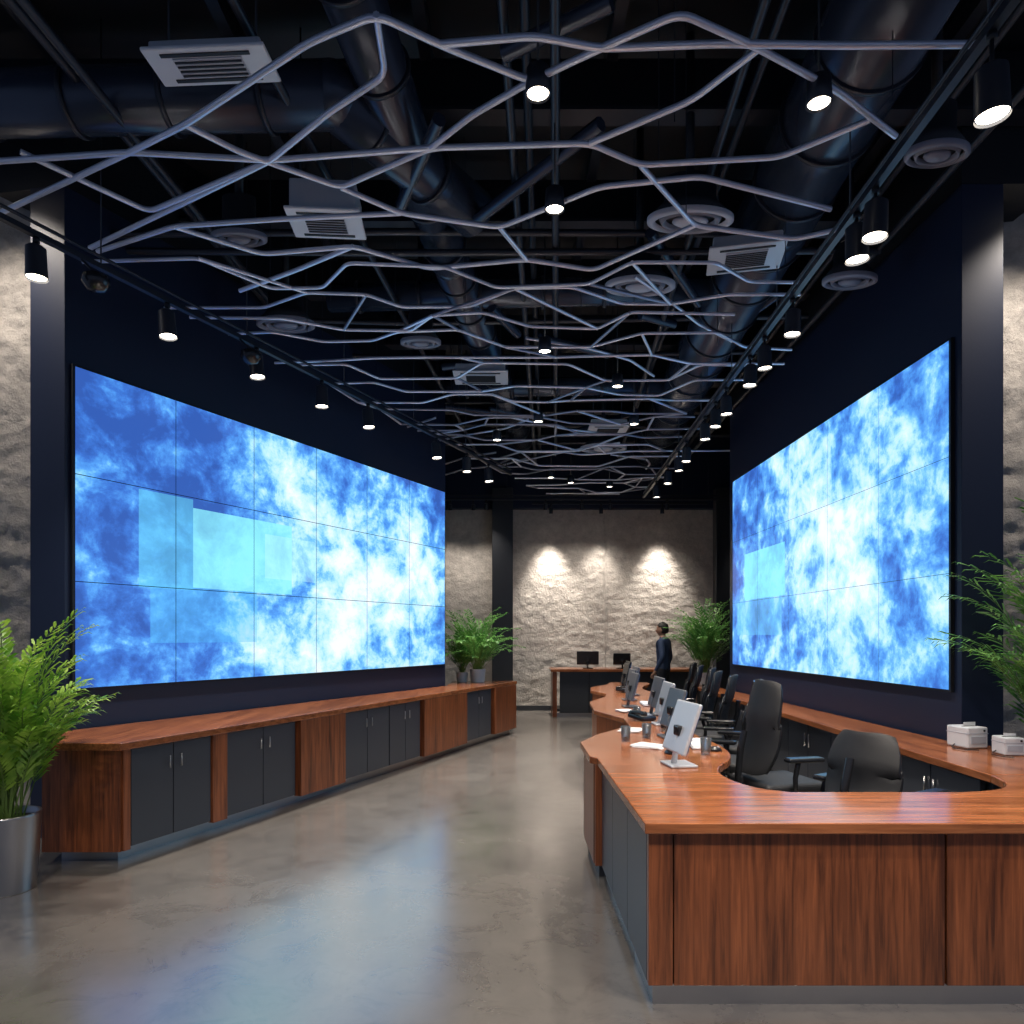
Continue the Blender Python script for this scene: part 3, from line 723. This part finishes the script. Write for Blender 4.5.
# ---------------------------------------------------------------- person
def person(loc,rz):
    rt=root('standing_person',loc,rz); rt.scale=(1.04,1.04,1.02)
    skin=pmat('skin',(.34,.19,.13),.5); shirt=pmat('navy_shirt',(.018,.04,.10),.75,bump=.3,bscale=60); trou=pmat('dark_trousers',(.010,.012,.02),.8,bump=.2,bscale=60)
    hair=pmat('black_hair',(.008,.007,.007),.5,bump=.5,bscale=90); shoe=pmat('black_leather',(.01,.01,.011),.3); eyem=pmat('eye_white',(.7,.7,.68),.2)
    V=[];E=[];Rr=[]
    def add(p,r,par=None):
        V.append(p);Rr.append(r);i=len(V)-1
        if par is not None:E.append((par,i))
        return i
    pel=add((0,0,.93),(.155,.11)); w1=add((0,0,1.06),(.145,.11),pel); ch=add((0,.0,1.24),(.17,.13),w1); ut=add((0,.01,1.38),(.135,.10),ch); nk=add((0,.0,1.465),(.056,.056),ut); nh=add((0,-.015,1.54),(.052,.055),nk)
    hands=[]
    for s,el,wr in ((-1,(-.255,.05,1.12),(-.245,-.04,.88)),(1,(.26,.06,1.12),(.24,-.07,.89))):
        sh=add((s*.175,.01,1.395),(.068,.068),ut); e_=add(el,(.047,.05),sh); m_=add(tuple((Vector(el)+Vector(wr))/2),(.040,.040),e_); w_=add(wr,(.027,.03),m_)
        hp=Vector(wr)+(Vector(wr)-Vector(el)).normalized()*.075; h=add(tuple(hp),(.022,.04),w_); hands.append((s,Vector(wr),hp,(Vector(wr)-Vector(el)).normalized()))
        hipp=add((s*.095,.0,.86),(.095,.10),pel); kn=add((s*.11,-.02+.03*s,.49),(.062,.065),hipp); cf=add((s*.115,.02+.03*s,.32),(.055,.06),kn); an=add((s*.12,.03+.05*s,.10),(.042,.045),cf)
        ht=add((s*.125,-.03+.05*s,.05),(.042,.035),an); add((s*.14,-.14+.05*s,.032),(.042,.026),ht)
    me=bpy.data.meshes.new('body'); me.from_pydata(V,E,[]); o=bpy.data.objects.new('tmpbody',me); COL.objects.link(o)
    sk=o.modifiers.new('skin','SKIN'); sk.use_smooth_shade=True
    for i,r_ in enumerate(Rr):
        me.skin_vertices[0].data[i].radius=r_; me.skin_vertices[0].data[i].use_root=(i==0)
    ss=o.modifiers.new('sub','SUBSURF'); ss.levels=2; ss.render_levels=2
    dg=bpy.context.evaluated_depsgraph_get(); m2=bpy.data.meshes.new_from_object(o.evaluated_get(dg)); bpy.data.objects.remove(o)
    m2.materials.clear()
    for m_ in (shirt,trou,skin,shoe): m2.materials.append(m_)
    for p in m2.polygons:
        c_=p.center; mi=0
        if c_.z<.93 and abs(c_.x)<.2: mi=1
        if c_.z<.09: mi=3
        if c_.z>1.475: mi=2
        for s,wr,hp,dd in hands:
            if (c_-wr).dot(dd)>-.02 and (c_-wr).length<.16 and c_.x*s>0.19: mi=2
        p.material_index=mi; p.use_smooth=True
    b=bpy.data.objects.new('body',m2); COL.objects.link(b); b.parent=rt
    for s,wr,hp,dd in hands:
        side=Vector((0,dd.z,-dd.y)).normalized(); inn=Vector((-s,0,0))
        V=[];E=[];rad=[]
        for k,(of,ln) in enumerate(((-.027,.068),(-.009,.078),(.009,.073),(.026,.058))):
            b0=hp+side*of-dd*.01; i0=len(V)
            V+=[b0,b0+dd*(.01+ln*.45),b0+dd*(.01+ln*.75)+inn*.012,b0+dd*(.01+ln*.92)+inn*.03]
            E+=[(i0,i0+1),(i0+1,i0+2),(i0+2,i0+3)]; rad+=[.010,.0092,.0085,.007]
        i0=len(V); t0=wr+dd*.03-side*.02; V+=[t0,t0+dd*.03-side*.03+inn*.01,t0+dd*.06-side*.036+inn*.02]; E+=[(i0,i0+1),(i0+1,i0+2)]; rad+=[.013,.011,.009]
        mf=bpy.data.meshes.new('fingers'); mf.from_pydata([tuple(v) for v in V],E,[]); fo=bpy.data.objects.new('fingers',mf); COL.objects.link(fo)
        fo.modifiers.new('skin','SKIN'); mf.materials.append(skin)
        for i,r_ in enumerate(rad): mf.skin_vertices[0].data[i].radius=(r_,r_)
        for i in (0,4,8,12,16): mf.skin_vertices[0].data[i].use_root=True
        q=fo.modifiers.new('sub','SUBSURF'); q.levels=1; q.render_levels=1; fo.parent=rt
    bm=bmesh.new(); bmesh.ops.create_uvsphere(bm,u_segments=32,v_segments=24,radius=1)
    hc=Vector((0,-.02,1.60))
    for v in bm.verts:
        x,y_,z=v.co; fx_=.076;fy=.098;fz=.118
        if z<0: fx_*=1-.28*abs(z)**1.5; 
        X=x*fx_;Y=y_*fy;Zz=z*fz
        if z<-.2 and y_>0: Y*=.75
        g=math.exp(-((x)/.14)**2-((z+.12)/.2)**2)
        if y_<-.5: Y-=.022*g
        g2=math.exp(-((abs(x)-.36)/.14)**2-((z-.06)/.12)**2)
        if y_<-.4: Y+=.010*g2
        g3=math.exp(-((x)/.3)**2-((z+.48)/.08)**2)
        if y_<-.3: Y-=.006*g3
        g4=math.exp(-(x/.3)**2-((z+.85)/.14)**2)
        if y_<0: Y-=.012*g4
        v.co=hc+Vector((X,Y,Zz))
    obj('head',bm2me(bm,'head'),skin,rt,True)
    bm=bmesh.new(); bmesh.ops.create_uvsphere(bm,u_segments=32,v_segments=24,radius=1)
    for v in list(bm.verts):
        x,y_,z=v.co
        v.co=hc+Vector((x*.087,y_*.107+.008,z*.122+.012))+Vector(noise.noise_vector(Vector((x*6,y_*6,z*6))))*.005
    kill=[v for v in bm.verts if ((v.co-hc).z< .035 and (v.co-hc).y<-.01) or (v.co-hc).z<-.07 or ((v.co-hc).y<-.06 and (v.co-hc).z<.065)]
    bmesh.ops.delete(bm,geom=kill,context='VERTS')
    h=obj('hair',bm2me(bm,'hair'),hair,rt,True); m=h.modifiers.new('s','SOLIDIFY'); m.thickness=.012
    for s in (-1,1):
        bm=bmesh.new(); bmesh.ops.create_uvsphere(bm,u_segments=12,v_segments=10,radius=1)
        for v in bm.verts: v.co=hc+Vector((s*.078+v.co.x*.008,.01+v.co.y*.018,-.005+v.co.z*.03))
        obj('ear',bm2me(bm,'ear'),skin,rt,True)
        bm=bmesh.new(); bmesh.ops.create_uvsphere(bm,u_segments=12,v_segments=10,radius=.011)
        for v in bm.verts: v.co+=hc+Vector((s*.028,-.083,.008))
        obj('eye',bm2me(bm,'eye'),eyem,rt,True)
        box('eyebrow',rt,hair,hc+Vector((s*.03,-.094,.03)),(.03,.006,.006))
    box('mouth',rt,pmat('lips',(.3,.1,.08),.5),hc+Vector((0,-.098,-.058)),(.04,.006,.008),.002)
person((2.66,12.3,0),R(-118))

# ---------------------------------------------------------------- world, camera
w=bpy.data.worlds.new('world'); S.world=w; w.use_nodes=True
bg=w.node_tree.nodes['Background']; bg.inputs[0].default_value=(.42,.56,.92,1); bg.inputs[1].default_value=.24
cam=bpy.data.cameras.new('camera'); co=bpy.data.objects.new('camera',cam); COL.objects.link(co)
co.location=(0,0,CAMZ); co.rotation_euler=(R(90),0,0)
cam.sensor_width=36; cam.lens=36*700/1024; cam.shift_y=124/1024; cam.clip_start=.05
S.camera=co
S.view_settings.view_transform='Standard'
S.view_settings.look='None'
